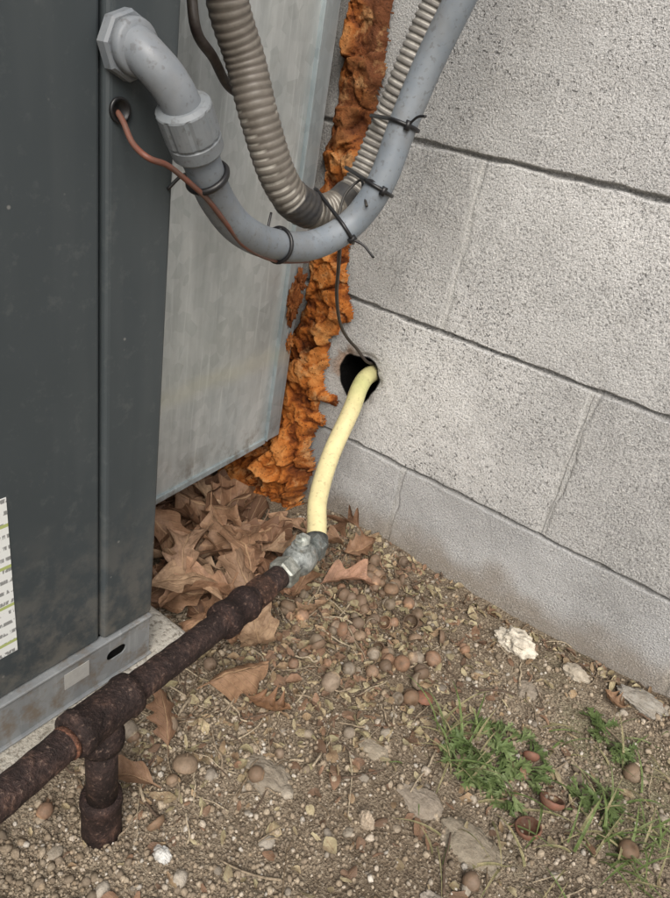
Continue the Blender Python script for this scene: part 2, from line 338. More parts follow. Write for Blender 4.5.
def blob(p,r,seed,mat,name,parent,col=(.6,.3,0),sub=5,amp=.45,fr=1.6,flat_=False):
    bm=bmesh.new(); bmesh.ops.create_icosphere(bm,subdivisions=sub,radius=1)
    V=[]
    for v in bm.verts:
        q=Vector(v.co); k=1+amp*noise.fractal(q*fr+Vector((seed,0,0)),1,2,5)+amp*.3*noise.cell(q*2.2+Vector((seed,3,1)))
        V.append((p[0]+q.x*r[0]*k,p[1]+q.y*r[1]*k,p[2]+q.z*r[2]*k))
    F=[tuple(v.index for v in f.verts) for f in bm.faces]; bm.free()
    return mesh_obj(name,V,F,mat,[col]*len(V),not flat_,parent)
blob((-.107,-.060,.318),(.006,.011,.022),3,M_foam,'foam_scrap',foam,(.5,.6,0),amp=.9,fr=2.4)
blob((-.107,-.052,.345),(.006,.008,.012),5,M_foam,'foam_scrap',foam,(.4,.6,0),amp=.9,fr=2.4)
blob((-.108,-.054,.262),(.004,.005,.010),8,M_foam,'foam_scrap',foam,(.6,.3,0),amp=.9,fr=2.4)
# ------------------------------------------------------------------ duct
duct=empty('sheet_metal_duct')
def fx_(y): return -.113+(y+.05)*(-.094)
ya,yb=-.409,-.050
def dbox(name,y0,y1,z0,z1,out,thick,mat,bev=.001):
    return box(name,0,0,mat,bev,duct,[(fx_(y0)+out-thick,y0,z0),(fx_(y0)+out,y0,z0),(fx_(y1)+out,y1,z0),(fx_(y1)+out-thick,y1,z0),
      (fx_(y0)+out-thick,y0,z1),(fx_(y0)+out,y0,z1),(fx_(y1)+out,y1,z1),(fx_(y1)+out-thick,y1,z1)])
ny,nz=60,140; ys=np.linspace(ya,yb-.0005,ny); zs=np.linspace(.113,1.0,nz); PY,PZ2=np.meshgrid(ys,zs)
PXs=fx_(PY)+.0045*fbm(PY*6,PZ2*5,2,77)*np.sin(np.pi*(PY-ya)/(yb-ya))
mesh_obj('side_panel',np.stack([PXs,PY,PZ2],-1).reshape(-1,3),gridF(ny,nz),M_galv,parent=duct)
dbox('inner_shell',ya,yb,.118,1.0,-.007,.45,M_galv,.001)
dbox('edge_flange',yb-.026,yb+.006,.111,1.0,.0035,.004,M_galv2,.0008)
dbox('flange_return',yb-.0275,yb-.0245,.112,1.0,.006,.008,M_galv2,.0008)
dbox('bottom_hem',ya,yb-.028,.108,.117,.004,.006,M_galv2,.0012)
box('bottom_pan',(-.55,ya,.1105),(-.118,yb,.1145),M_galv,.001,duct)
# ------------------------------------------------------------------ unit
unit=empty('air_conditioner_unit')
box('core',(-.90,-1.34,.06),(.028,-.416,.94),M_dark,.002,unit)
box('side_panel',(-.90,-1.35,.0945),(.0365,-.4705,.95),M_unit,.003,unit,seg=3)
box('corner_post',(-.03,-.4682,.0945),(.040,-.41,.95),M_unit,.004,unit,seg=3)
box('back_panel',(-.90,-.4145,.094),(-.031,-.4105,.95),M_unit,.001,unit)
box('top_cover',(-.92,-1.37,.9505),(.052,-.40,.985),M_unit,.006,unit,seg=3)
# base rail: a folded sheet with a real slot cut through its face
N=32; sy,sz,hw,rad=-.4545,.0705,.0050,.0062; ring=[]; rect=[]
for k in range(N):
    a=2*math.pi*(k+.5)/N; ca,sa=math.cos(a),math.sin(a); ring.append((sy+ca*rad+(hw if ca>0 else -hw),sz+sa*rad))
    L=min((.026/abs(ca)) if abs(ca)>1e-6 else 9,((.0925-sz)/sa if sa>0 else (sz-.0415)/-sa) if abs(sa)>1e-6 else 9); rect.append((sy+ca*L,sz+sa*L))
V=[(.0415,*p) for p in rect]+[(.0415,*p) for p in ring]+[(.0402,*p) for p in ring]; F=[]
for q in range(2):
    for k in range(N): F.append((q*N+k,q*N+(k+1)%N,(q+1)*N+(k+1)%N,(q+1)*N+k))
def quad(p): 
    o=len(V); V.extend(p); F.append((o,o+1,o+2,o+3))
y0,y1=sy-.026,sy+.026
quad([(.0415,-1.35,.0415),(.0415,y0,.0415),(.0415,y0,.0925),(.0415,-1.35,.0925)]); quad([(.0415,y1,.0415),(.0415,-.414,.0415),(.0415,-.414,.0925),(.0415,y1,.0925)])
for cy,cz in ((y0,.0415),(y1,.0415),(y0,.0925),(y1,.0925)):
    c_=sorted(range(N),key=lambda k:math.hypot(rect[k][0]-cy,rect[k][1]-cz))[:2]; o=len(V); V.append((.0415,cy,cz)); F.append((o,c_[0],c_[1]))
quad([(.0415,-.414,.0415),(-.10,-.414,.0415),(-.10,-.414,.0925),(.0415,-.414,.0925)])
mesh_obj('base_rail',V,F,M_rail,smooth=False,parent=unit)
box('slot_shade_plate',(.0285,-.48,.046),(.0300,-.43,.089),M_dark,0,unit)  # near-black plate added behind the slot, stands in for the unlit void
box('rail_lip',(.031,-1.35,.0905),(.0432,-.4122,.0935),M_rail,.0012,unit)
box('rail_foot',(.031,-1.35,.0408),(.0450,-.4125,.0430),M_rail,.0010,unit)
M_sticker=flat('sticker_paper',(.36,.36,.345),.6,0,200,.2)
box('rail_sticker',(.0416,-.512,.064),(.0421,-.486,.083),M_sticker,0,unit)
b=MB('rating_label',.45,0,.4); yz=b.sep(b.co)
row=b.math('FRACT',b.math('MULTIPLY',yz[2],95.)); txt=b.math('MULTIPLY',b.ramp(b.math('ABSOLUTE',b.math('SUBTRACT',row,.5)),[(.14,1.),(.2,0.)]),b.ramp(b.noise(1,2,.5,b.map((1,420,95))),[(.45,0),(.52,1)]))
c=b.mix(b.math('MULTIPLY',txt,.75),(.72,.74,.72),(.08,.08,.08))
band=b.math('GREATER_THAN',b.math('FRACT',b.math('MULTIPLY',yz[2],26.)),.92); c=b.mix(band,c,(.38,.44,.16))
M_label=b.done(c)
box('label',(.0366,-.68,.140),(.0371,-.551,.292),M_label,0,unit)
pad=box('concrete_pad',0,0,M_pad,.012,None,[(-1.0,-1.6,-.10),(.150,-1.6,-.10),(.052,-.360,-.10),(-1.0,-.360,-.10),(-1.0,-1.6,.040),(.150,-1.6,.040),(.052,-.360,.040),(-1.0,-.360,.040)],seg=4)
# ------------------------------------------------------------------ gray conduit
GC=[(.072,-.432,.557),(.071,-.422,.542),(.069,-.409,.523),(.062,-.387,.500),(.059,-.357,.477),(.053,-.311,.460),(.057,-.259,.455),(.070,-.221,.474),(.085,-.205,.513),(.090,-.192,.569),(.098,-.183,.618),(.112,-.180,.663),(.130,-.178,.723),(.150,-.18,.83),(.17,-.19,1.0)]
gray=(.18,.21,.24)
cond=empty('electrical_conduit')
V,F,C=tube(GC,lambda s,a:.0132+.0001*math.sin(s*2*math.pi/.0042),28,400,col=gray); mesh_obj('conduit_tube',V,F,M_cond,C,parent=cond)
V1=tube([(.046,-.456,.590),(.054,-.4555,.589),(.062,-.453,.584),(.068,-.447,.577),(.0715,-.440,.568),(.0725,-.433,.558)],.0130,28,40,col=(.18,.20,.22))
fl=lathe((.0400,-.456,.590),(1,0,0),[(0,.020),(.0065,.020),(.0085,.0185)],8,(.16,.18,.20)); fl2=lathe((.0475,-.456,.590),(1,0,0),[(0,.0165),(.006,.0165),(.008,.015)],24,(.18,.20,.22))
mesh_obj('locknut',*fl[:2],M_cond,fl[2],smooth=False,parent=cond)
d=(Vector(GC[2])-Vector(GC[0])).normalized(); p=Vector(GC[0])-d*.008
mv=merge([V1,fl2]); mesh_obj('elbow',mv[0],mv[1],M_cond,mv[2],parent=cond)
def ribbed(p0,ax,L,r):
    ax=Vector(ax).normalized(); u=Vector((0,0,1)); u=(u-ax*u.dot(ax)).normalized(); w=ax.cross(u); V=[];F=[]; n=48
    P=[(0,r*.80),(.002,r*.97),(.003,r)]+[(L*.62,r),(L*.64,r*.93),(L*.68,r*.93),(L*.70,r*.98),(L*.93,r*.96),(L,r*.86)]
    for i,(t,rr) in enumerate(P):
        for k in range(n):
            rib=.955 if (k%6==0 and 1<i<4) else 1
            a=2*math.pi*k/n; V.append(tuple(Vector(p0)+ax*t+(u*math.cos(a)+w*math.sin(a))*rr*rib))
    for i in range(len(P)-1):
        for k in range(n): F.append((i*n+k,i*n+(k+1)%n,(i+1)*n+(k+1)%n,(i+1)*n+k))
    F.append(tuple(range(n))[::-1]); F.append(tuple((len(P)-1)*n+k for k in range(n))); return V,F
V,F=ribbed(p,d,.036,.0188); mesh_obj('compression_nut',V,F,M_cond,[(.17,.19,.205)]*len(V),smooth=False,parent=cond)
# ------------------------------------------------------------------ corrugated flexible conduit
FC=[(.0,-.36,.95),(-.008,-.345,.80),(-.010,-.332,.678),(-.009,-.321,.630),(-.003,-.302,.592),(.010,-.292,.551),(.022,-.274,.508),(.027,-.246,.484),(.033,-.205,.478),(.040,-.172,.503),(.050,-.159,.555),(.064,-.157,.608),(.078,-.152,.665),(.098,-.157,.721),(.12,-.16,.83),(.14,-.17,1.0)]
_,LF=catmull(FC,10); ptsF,_=catmull(FC,300)
def s_of(P):
    i=min(range(300),key=lambda k:(ptsF[k]-Vector(P)).length); return i/299*LF
sA=s_of((.027,-.246,.484)); sB=s_of((.036,-.19,.490))
pitch=.0062
def fr(s,a):
    if abs(s-sA)<.014: return .0176+.0004*math.sin(a*5+s*900)
    if abs(s-sB)<.010: return .0168
    k=.0150 if s>sB else .0166
    return k+(.0008 if s>sB else .0003)*math.tanh(2.2*math.sin(s*2*math.pi/pitch))
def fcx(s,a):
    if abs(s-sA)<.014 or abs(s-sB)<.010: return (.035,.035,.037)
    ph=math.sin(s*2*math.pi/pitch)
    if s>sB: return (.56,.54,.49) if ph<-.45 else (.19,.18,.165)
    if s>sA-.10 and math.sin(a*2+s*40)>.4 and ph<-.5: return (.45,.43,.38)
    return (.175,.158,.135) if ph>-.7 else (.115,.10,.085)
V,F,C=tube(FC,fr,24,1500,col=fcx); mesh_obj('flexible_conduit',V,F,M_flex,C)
# ------------------------------------------------------------------ ties
ptsG,_=catmull(GC,400)
def near(P,pts): return min(range(len(pts)),key=lambda k:(pts[k]-Vector(P)).length)
ties=empty('cable_tie')
def band(P,both,r1=.0138,r2=.0168,w=.0018,tail=None,tilt=0.):
    i=near(P,ptsG); c1=ptsG[i]; t=(ptsG[i+1]-ptsG[i-1]).normalized()
    if tilt: t=(t+Vector((.3,.1,tilt))).normalized()
    if both:
        c2=ptsF[near(c1,ptsF)]; c2=c2-t*(c2-c1).dot(t)
    else: c2=c1+Vector((.0001,0,0)); r2=r1
    e=(c2-c1).normalized(); f=t.cross(e); P2=[]
    for k in range(15):
        a=math.pi/2+math.pi*k/14; P2.append(c1+(e*math.cos(a)+f*math.sin(a))*(r1+.0008))
    for k in range(15):
        a=-math.pi/2+math.pi*k/14; P2.append(c2+(e*math.cos(a)+f*math.sin(a))*(r2+.0008))
    parts=[tube(P2,w,8,closed=True,up=t)]
    h=P2[7]
    parts.append(lathe(h-t*.004,t,[(0,.0028),(.008,.0028)],8))
    if tail: parts.append(tube([h,h+Vector(tail)*.5+Vector((0,0,.003)),h+Vector(tail)],.0012,6,12))
    v,f2,c=merge(parts); mesh_obj('tie_band',v,f2,M_black,c,parent=ties)
band((.0685,-.404,.518),False,tail=(-.012,-.012,-.014),w=.0026)
band((.055,-.30,.459),False,tail=(-.006,.01,.022))
band((.068,-.226,.472),True,tail=(.022,.008,-.012),tilt=.3)
band((.084,-.207,.511),True,tail=(-.02,-.004,.006)); band((.090,-.193,.566),True,tail=(.016,0,.010))
# ------------------------------------------------------------------ wires
def wire(name,P,r,col,n=90):
    V,F,C=tube(P,r,10,n,col=col); return mesh_obj(name,V,F,M_flex,C)
wire('power_cable',[(.0,-.39,.95),(-.011,-.370,.68),(-.011,-.358,.637),(-.004,-.356,.606),(-.016,-.325,.590),(-.03,-.29,.57),(-.035,-.25,.56)],.0042,(.03,.022,.02))
wire('thermostat_wire',[(.030,-.458,.556),(.046,-.461,.548),(.060,-.464,.537),(.074,-.463,.531),(.074,-.448,.527),(.073,-.434,.520),(.0735,-.41,.505),(.070,-.385,.486),(.064,-.354,.464),(.056,-.304,.4455),(.058,-.26,.441)],.0020,(.16,.06,.04))
V,F,C=lathe((.0402,-.459,.553),(1,0,0),[(0,.0080),(.002,.0080),(.002,.0060),(-.001,.0058)],20,(.02,.02,.02)); mesh_obj('wire_grommet',V,F,M_black,parent=unit)
wire('control_wire',[(.062,-.235,.468),(.052,-.215,.462),(.044,-.200,.466),(.040,-.186,.44),(.019,-.151,.409),(.000,-.118,.372),(-.011,-.086,.331),(-.020,-.05,.300),(-.020,-.018,.276),(-.008,.000,.256),(-.004,.04,.251)],.0021,(.045,.035,.03))
wire('control_wire',[(.058,-.24,.470),(.056,-.222,.475),(.052,-.21,.497),(.060,-.20,.512),(.075,-.215,.505),(.088,-.225,.496)],.0013,(.02,.02,.02))
# ------------------------------------------------------------------ yellow pipe
YP=[(-.008,.09,.230),(-.006,.035,.236),(-.005,.0,.237),(.002,-.028,.229),(.015,-.06,.209),(.034,-.12,.170),(.060,-.172,.141),(.083,-.200,.126),(.100,-.221,.1165)]
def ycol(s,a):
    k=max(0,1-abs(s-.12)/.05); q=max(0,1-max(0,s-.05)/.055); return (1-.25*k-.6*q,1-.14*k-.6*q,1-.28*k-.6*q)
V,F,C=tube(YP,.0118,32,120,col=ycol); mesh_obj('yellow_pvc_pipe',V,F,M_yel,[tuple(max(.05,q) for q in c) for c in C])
# ------------------------------------------------------------------ valve
vd=(Vector((.113,-.325,.120))-Vector((.100,-.221,.1165))).normalized(); v0=Vector((.0985,-.214,.1165))
valve=empty('pipe_valve')
yd=(Vector(YP[-1])-Vector(YP[-2])).normalized()
P=lathe(Vector(YP[-1])-yd*.012,yd,[(0,.0122,(.3,.3,.3)),(.001,.0140,(.3,.3,.3)),(.012,.0144,(.35,.35,.35)),(.014,.0130,(.4,.4,.4))],28); mesh_obj('hose_collar',P[0],P[1],M_valve,P[2],parent=valve)
P=lathe(v0+vd*.006,vd,[(0,.0148),(.001,.0165),(.014,.0165),(.0145,.0125)],6)
mesh_obj('inlet_nut',P[0],P[1],M_valve,[(.6,.62,.63)]*len(P[0]),smooth=False,parent=valve)
P=lathe(v0+vd*.0205,vd,[(0,.0120),(.004,.0125),(.009,.0165),(.016,.0185),(.026,.0188),(.034,.0165),(.038,.0125),(.046,.0125)],28); mesh_obj('valve_body',P[0],P[1],M_valve,P[2],parent=valve)
P=lathe(v0+vd*.066,vd,[(0,.0172),(.016,.0172),(.018,.0150)],6); mesh_obj('outlet_nut',P[0],P[1],M_valve,[(.95,.93,.88)]*len(P[0]),smooth=False,parent=valve)
st=v0+vd*.042; P=lathe(st+Vector((0,0,.012)),(-.15,-.1,1),[(0,.0115),(.009,.011),(.0095,.0080),(.013,.0078)],14); mesh_obj('valve_stem',P[0],P[1],M_valve,P[2],smooth=False,parent=valve)
P=lathe(st+Vector((0,0,.024)),(-.15,-.1,1),[(0,.0090),(.005,.0090),(.0055,.0045),(.009,.0045)],6); mesh_obj('stem_nut',P[0],P[1],M_valve,[(1.5,1.5,1.45)]*len(P[0]),smooth=False,parent=valve)
# ------------------------------------------------------------------ rusty pipe
rp=empty('rusty_iron_pipe'); a0=v0+vd*.082; PA=[tuple(a0),(.119,-.390,.125),(.126,-.454,.130),(.136,-.545,.139),(.149,-.633,.145),(.165,-.76,.150),(.19,-1.0,.152)]
V,F,C=tube(PA,lambda s,a:.0128+.0003*math.sin(s*300+3*a),28,160); mesh_obj('pipe_run',V,F,M_rust,C,parent=rp)
def on(y):
    for p,q in zip(PA,PA[1:]):
        if q[1]<=y<=p[1]: t=(y-p[1])/(q[1]-p[1]); return Vector(p).lerp(Vector(q),t),(Vector(q)-Vector(p)).normalized()
c,dd=on(-.352); P=lathe(c,dd,[(0,.0145),(.001,.0175),(.006,.0185),(.012,.0178),(.013,.0165),(.030,.0165),(.031,.0178),(.037,.0187),(.044,.0180),(.046,.0135)],28,(.75,.7,.7)); mesh_obj('coupling',P[0],P[1],M_rust,P[2],parent=rp)
c,dd=on(-.322); P=lathe(c,dd,[(0,.0140),(.001,.0156),(.022,.0156),(.023,.0130)],8,(1.5,1.3,1.1)); mesh_obj('reducer',P[0],P[1],M_rust,P[2],smooth=False,parent=rp)
c,dd=on(-.512); P=lathe(c,dd,[(0,.0140),(.001,.0178),(.008,.0185),(.010,.0170),(.050,.0170),(.052,.0185),(.060,.0180),(.062,.0135)],28,(.85,.85,.85)); mesh_obj('tee_fitting',P[0],P[1],M_rust,P[2],parent=rp)
c,dd=on(-.575); P=lathe(c,dd,[(0,.0134,(2.6,1.9,1.4)),(.002,.0137,(3.0,2.2,1.6)),(.004,.0134,(2.4,1.7,1.3))],28); mesh_obj('bare_thread',P[0],P[1],M_rust,P[2],parent=rp)
c,dd=on(-.543)
P=merge([lathe(c-Vector((0,0,.005)),(0,0,-1),[(0,.0155),(.016,.0165),(.018,.0182),(.027,.0182),(.028,.0135)],28,(.85,.85,.85)),
 lathe(c-Vector((0,0,.03)),(.02,0,-1),[(0,.0128),(.07,.0130)],28),
 lathe(c-Vector((0,0,.098)),(.02,0,-1),[(0,.0135),(.002,.0172),(.010,.0178),(.012,.0165),(.034,.0168),(.060,.0175)],28,(.9,.85,.85))])
mesh_obj('riser_leg',P[0],P[1],M_rust,P[2],parent=rp)
# ------------------------------------------------------------------ scatter engine
def rots(n,full=True,tilt=.4):
    z=rng.uniform(0,2*math.pi,n)
    x=rng.uniform(0,2*math.pi,n) if full else rng.normal(0,tilt,n); y=rng.uniform(0,2*math.pi,n) if full else rng.normal(0,tilt,n)
    cx,sx,cy,sy,cz,sz=np.cos(x),np.sin(x),np.cos(y),np.sin(y),np.cos(z),np.sin(z); o=np.zeros(n); l=o+1
    Rx=np.stack([l,o,o,o,cx,-sx,o,sx,cx],-1).reshape(-1,3,3); Ry=np.stack([cy,o,sy,o,l,o,-sy,o,cy],-1).reshape(-1,3,3); Rz=np.stack([cz,-sz,o,sz,cz,o,o,o,l],-1).reshape(-1,3,3)
    return Rz@Ry@Rx
def scatter(name,bases,pos,R,sc,cols,mat,smooth=True,parent=None):
    VV=[];FF=[];CC=[];o=0; pick=rng.integers(0,len(bases),len(pos))
    for k,(bv,bf,bc) in enumerate(bases):
        i=np.where(pick==k)[0]
        if not len(i): continue
        P=bv[None]*sc[i][:,None,:]; P=np.einsum('nij,nvj->nvi',R[i],P)+pos[i][:,None]
        VV.append(P.reshape(-1,3)); nv=len(bv); FF.append((bf[None]+(np.arange(len(i))*nv)[:,None,None]+o).reshape(-1,bf.shape[1])); o+=nv*len(i)
        CC.append((bc[None]*cols[i][:,None,:]).reshape(-1,3))
    return mesh_obj(name,np.concatenate(VV),np.concatenate(FF).astype(np.int32),mat,np.clip(np.concatenate(CC),0,1),smooth,parent)
def icobase(sub,jit,seed):
    bm=bmesh.new(); bmesh.ops.create_icosphere(bm,subdivisions=sub,radius=1); v=np.array([x.co[:] for x in bm.verts]); f=np.array([[q.index for q in g.verts] for g in bm.faces]); bm.free()
    r=np.random.default_rng(seed); v=v*(1+r.uniform(-jit,jit,(len(v),1))); return v,f,np.ones((len(v),3))
def inside(x,y): return (y<-.004)&~((x<.062+(-.36-y)*.079)&(y<-.352))
n=62000; x=rng.uniform(-.05,.64,n); yv=rng.uniform(-.70,-.003,n)
dens=.24+1.05*np.clip(fbm(x*5,yv*5,4,50)+.15,0,1)+.5*sst(.34,.15,x)*sst(-.28,-.40,yv); dens*=1-.5*sst(.30,.42,x)*sst(.1,-.2,fbm(x*7,yv*7,3,55))
k=inside(x,yv)&(rng.random(n)<dens); x=x[k];yv=yv[k]; n=len(x)
r=np.clip(rng.lognormal(math.log(.0013),.45,n),.0006,.0050)
pos=np.stack([x,yv,gh(x,yv)+r*.35],-1); sc=r[:,None]*rng.uniform(.7,1.25,(n,3))
pal=np.array([(.32,.26,.19),(.40,.335,.25),(.24,.195,.145),(.47,.41,.33),(.34,.27,.19),(.56,.52,.45)]); w=[.3,.27,.19,.12,.08,.04]
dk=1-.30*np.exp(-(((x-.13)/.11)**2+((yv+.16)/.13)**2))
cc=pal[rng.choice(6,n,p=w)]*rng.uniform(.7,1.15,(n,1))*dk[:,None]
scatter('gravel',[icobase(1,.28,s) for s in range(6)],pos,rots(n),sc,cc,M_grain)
n=300; x=rng.uniform(-.02,.62,n); yv=rng.uniform(-.70,-.01,n); k=inside(x,yv); x=x[k];yv=yv[k]; n=len(x)
r=np.clip(rng.lognormal(math.log(.0034),.4,n),.002,.010); pos=np.stack([x,yv,gh(x,yv)+r*.05],-1); sc=r[:,None]*rng.uniform(.6,1.3,(n,3))*np.array([1,1,.6])
pal=np.array([(.35,.31,.25),(.30,.25,.19),(.40,.36,.30),(.26,.23,.19)]); cc=pal[rng.integers(0,4,n)]*rng.uniform(.8,1.15,(n,1))
scatter('pebbles',[icobase(2,.12,s) for s in range(6)],pos,rots(n,False,.3),sc,cc,M_stone)
# ------------------------------------------------------------------ leaves
def leaf(L,Wd,nl,depth,cl,cw,seed,ns=26,nt=8,stem=.18,sweep=.45,rip=.05):
    r=random.Random(seed); ss=np.concatenate([np.linspace(-stem,-.01,4),np.linspace(0,1,ns)]); tt=np.linspace(-1,1,nt+1)
    s,t=np.meshgrid(ss,tt,indexing='ij'); sp=np.clip(s,0,1)
    ph=r.uniform(-.4,.4)
    def wf(side): 
        lob=.5+.5*np.cos(2*np.pi*(nl*sp**.95)+ph+side*.3); env=np.sin(np.pi*np.clip(sp,0,1)**.82)**.62
        return env*(1-depth*lob**.8)
    w=np.where(t<0,wf(-1),wf(1))*Wd; w=np.where(s<=0.005,.0011,np.maximum(w,.0009)); 
    x=t*w; yl=s*L+np.abs(t)**1.3*w*sweep*(s>0)
    a=cl*(yl/L-.4); yb=np.sin(a)*L/cl; zb=(1-np.cos(a))*L/cl
    rp_=rip*L*(fbm(s*3.3+seed,t*1.3+seed*.7,3,seed%91)+.4*fbm(s*8,t*3,2,seed%37))*np.clip(s*4,0,1)
    zz=cw*np.abs(t)**1.6*w+rp_; nx=-np.sin(a); V=np.stack([x*np.cos(cw*.35*np.abs(t)),yb+nx*zz,zb+np.cos(a)*zz],-1).reshape(-1,3)
    V[:,1]-=V[:,1].mean()
    F=gridF(nt+1,len(ss)); luv=np.stack([sp,t*.5+.5,s*0],-1).reshape(-1,3)
    return V,F,luv
class LeafBag:
    def __init__(s): s.V=[];s.F=[];s.C=[];s.U=[];s.o=0
    def add(s,L,pos,yaw,pitch,roll,col):
        V,F,U=L; R=np.array((Matrix.Rotation(yaw,3,'Z')@Matrix.Rotation(pitch,3,'X')@Matrix.Rotation(roll,3,'Y')))
        V=V@R.T+np.array(pos); s.V.append(V);s.F.append(F+s.o);s.U.append(U);s.C.append(np.tile(col,(len(V),1)));s.o+=len(V)
        return V
    def obj(s,name,mat,parent=None): return mesh_obj(name,np.concatenate(s.V),np.concatenate(s.F).astype(np.int32),mat,np.concatenate(s.C),True,parent,[('luv',np.concatenate(s.U))])
LP=[(.44,.28,.18),(.36,.215,.13),(.25,.135,.08),(.50,.35,.23),(.16,.085,.05),(.40,.24,.15),(.22,.13,.085)]
bag=LeafBag()
def oak(L,seed,curl=None,cup=None):
    r=random.Random(seed*7+1)
    return leaf(L,L*r.uniform(.28,.42),r.choice([2.5,3,3.5,4]),r.uniform(.25,.7),curl if curl is not None else r.choice([-1,1])*r.uniform(.3,2.2),cup if cup is not None else r.choice([-1,1,1])*r.uniform(.1,1.2),seed,rip=r.uniform(.05,.14))
rl=random.Random(5)
def put(x,yv,L,lift,seed,col=None,yaw=None,pitch=None,roll=None,curl=None,cup=None):
    c=np.array(col or rl.choice(LP))*rl.uniform(.7,1.1)
    lf=oak(L,seed,curl,cup); yaw=rl.uniform(0,6.28) if yaw is None else yaw; pitch=rl.gauss(0,.28) if pitch is None else pitch; roll=rl.gauss(0,.28) if roll is None else roll
    R=np.array((Matrix.Rotation(yaw,3,'Z')@Matrix.Rotation(pitch,3,'X')@Matrix.Rotation(roll,3,'Y'))); z=(lf[0]@R.T)[:,2].min()
    V=bag.add(lf,(x,yv,gz(x,yv)+lift-z*.75),yaw,pitch,roll,c); V[:,1]=np.minimum(V[:,1],-.003)
for i in range(150):
    x=rl.uniform(-.34,.07); yv=rl.uniform(-.345,-.03)
    if x>.0 and yv>-.13: continue
    if x<.0 and yv>-.125 and rl.random()<.75: continue
    h=.036*(1-max(0,(x+.10)/.18)); h=max(.004,h)
    if yv>-.15: h*=.3
    put(x,yv,rl.uniform(.045,.11),rl.uniform(0,h),100+i)
hero=[(-.051,-.276,.11,.03,(.46,.30,.20),.6),(-.029,-.206,.10,.025,(.42,.26,.16),2.2),(.082,-.287,.085,.008,(.48,.33,.21),.9),(.117,-.357,.075,.006,(.36,.22,.13),-.3),
 (.158,-.354,.050,.004,(.36,.20,.11),-1.2),(.102,-.136,.07,.004,(.36,.21,.14),-.9),(.03,-.25,.08,.012,(.40,.26,.17),1.4),(-.01,-.31,.11,.02,(.50,.34,.22),-.6),(-.10,-.15,.10,.02,(.30,.17,.10),.2),
 (.035,-.10,.07,.006,(.28,.17,.10),2.5),(.06,-.17,.07,.006,(.33,.20,.12),.3),(.10,-.44,.06,.003,(.26,.15,.09),1.),(.12,-.50,.05,.003,(.34,.21,.13),2.),(.45,-.06,.035,.003,(.33,.21,.13),1.1),(.04,-.05,.06,.01,(.28,.16,.10),1.1),
 (.07,-.06,.06,.006,(.30,.18,.11),-.4),(.02,-.14,.08,.010,(.38,.24,.15),1.9),(.10,-.20,.05,.003,(.36,.24,.15),2.8)]
for i,(x,yv,L,l,c,yw) in enumerate(hero): put(x,yv,L,l,500+i,c,yw)
bag.obj('leaf_litter',M_leaf)
frag=LeafBag()
def cluster(n,cx,cy,sx,sy):
    out=[]
    while len(out)<n:
        x=rl.gauss(cx,sx); yv=rl.gauss(cy,sy)
        if bool(inside(np.array(x),np.array(yv))) and x<.62: out.append((x,yv))
    return out
FP=[(.42,.31,.19),(.48,.40,.25),(.32,.20,.13),(.52,.46,.29),(.24,.16,.11),(.38,.34,.20)]
pl=cluster(1000,.14,-.19,.07,.10)+cluster(260,.12,-.40,.06,.10)+cluster(300,.27,-.20,.10,.10)+cluster(180,.35,-.30,.15,.15)+cluster(180,.05,-.05,.05,.02)+cluster(130,.35,-.02,.14,.008)
for i,(x,yv) in enumerate(pl):
    L=rl.uniform(.005,.017)*(1.6 if rl.random()<.10 else 1); lf=leaf(L,L*rl.uniform(.12,.42),rl.choice([1,1.5,2]),rl.uniform(0,.4),rl.uniform(.3,1.5)*rl.choice([-1,1]),rl.uniform(-1,1),900+i%60,7,3,0,.2,.10)
    frag.add(lf,(x,yv,gz(x,yv)+rl.uniform(.001,.004)),rl.uniform(0,6.3),rl.gauss(0,.35),rl.gauss(0,.35),np.array(rl.choice(FP))*rl.uniform(.7,1.15))
frag.obj('leaf_fragments',M_leaf)
# ------------------------------------------------------------------ twigs
parts=[]
for i,(x,yv) in enumerate(cluster(130,.14,-.24,.09,.12)+cluster(50,.12,-.45,.05,.08)+cluster(60,.33,-.25,.14,.14)+cluster(16,.05,-.04,.06,.015)+cluster(24,.42,-.03,.08,.008)):
    L=rl.uniform(.012,.065); a=rl.uniform(0,6.28); r0=rl.uniform(.0004,.0015); c=rl.choice([(.20,.15,.10),(.30,.24,.17),(.42,.35,.25),(.13,.095,.07)])
    P=[]
    for q in range(5):
        t=q/4-.5; xx=x+math.cos(a)*L*t+rl.gauss(0,L*.03); yy=min(-.003,yv+math.sin(a)*L*t+rl.gauss(0,L*.03)); P.append((xx,yy,gz(xx,yy)+r0+rl.uniform(.0005,.005)))
    parts.append(tube(P,lambda s,an,r0=r0,L=L:r0*(1.1-.5*s/L),6,12,col=c))
v,f,c=merge(parts); mesh_obj('twigs',v,f,M_stick,c)
# ------------------------------------------------------------------ acorns
def lathe_base(prof,seg=18,bumpy=0,seed=1):
    V=[];C=[];F=[]
    for i,(z,rad,c) in enumerate(prof):
        for k in range(seg):
            a=2*math.pi*k/seg; j=1+bumpy*(((i+k)%2)*2-1); V.append((math.cos(a)*rad*j,math.sin(a)*rad*j,z)); C.append(c)
    for i in range(len(prof)-1):
        for k in range(seg):
            q=(i*seg+k,i*seg+(k+1)%seg,(i+1)*seg+(k+1)%seg,(i+1)*seg+k); F+=[(q[0],q[1],q[2]),(q[0],q[2],q[3])]
    return np.array(V),np.array(F),np.array(C)
nut=(.9,.9,.9); tipc=(.45,.4,.35); base=(1.5,1.45,1.3)
acorn=lathe_base([(-.9,.02,base),(-.88,.45,base),(-.78,.62,base),(-.6,.80,nut),(-.3,.95,nut),(0,1,nut),(.3,.95,nut),(.6,.78,nut),(.82,.5,nut),(.95,.25,tipc),(1.0,.12,tipc),(1.12,.05,tipc),(1.14,.005,tipc)])
cup=(.8,.75,.7)
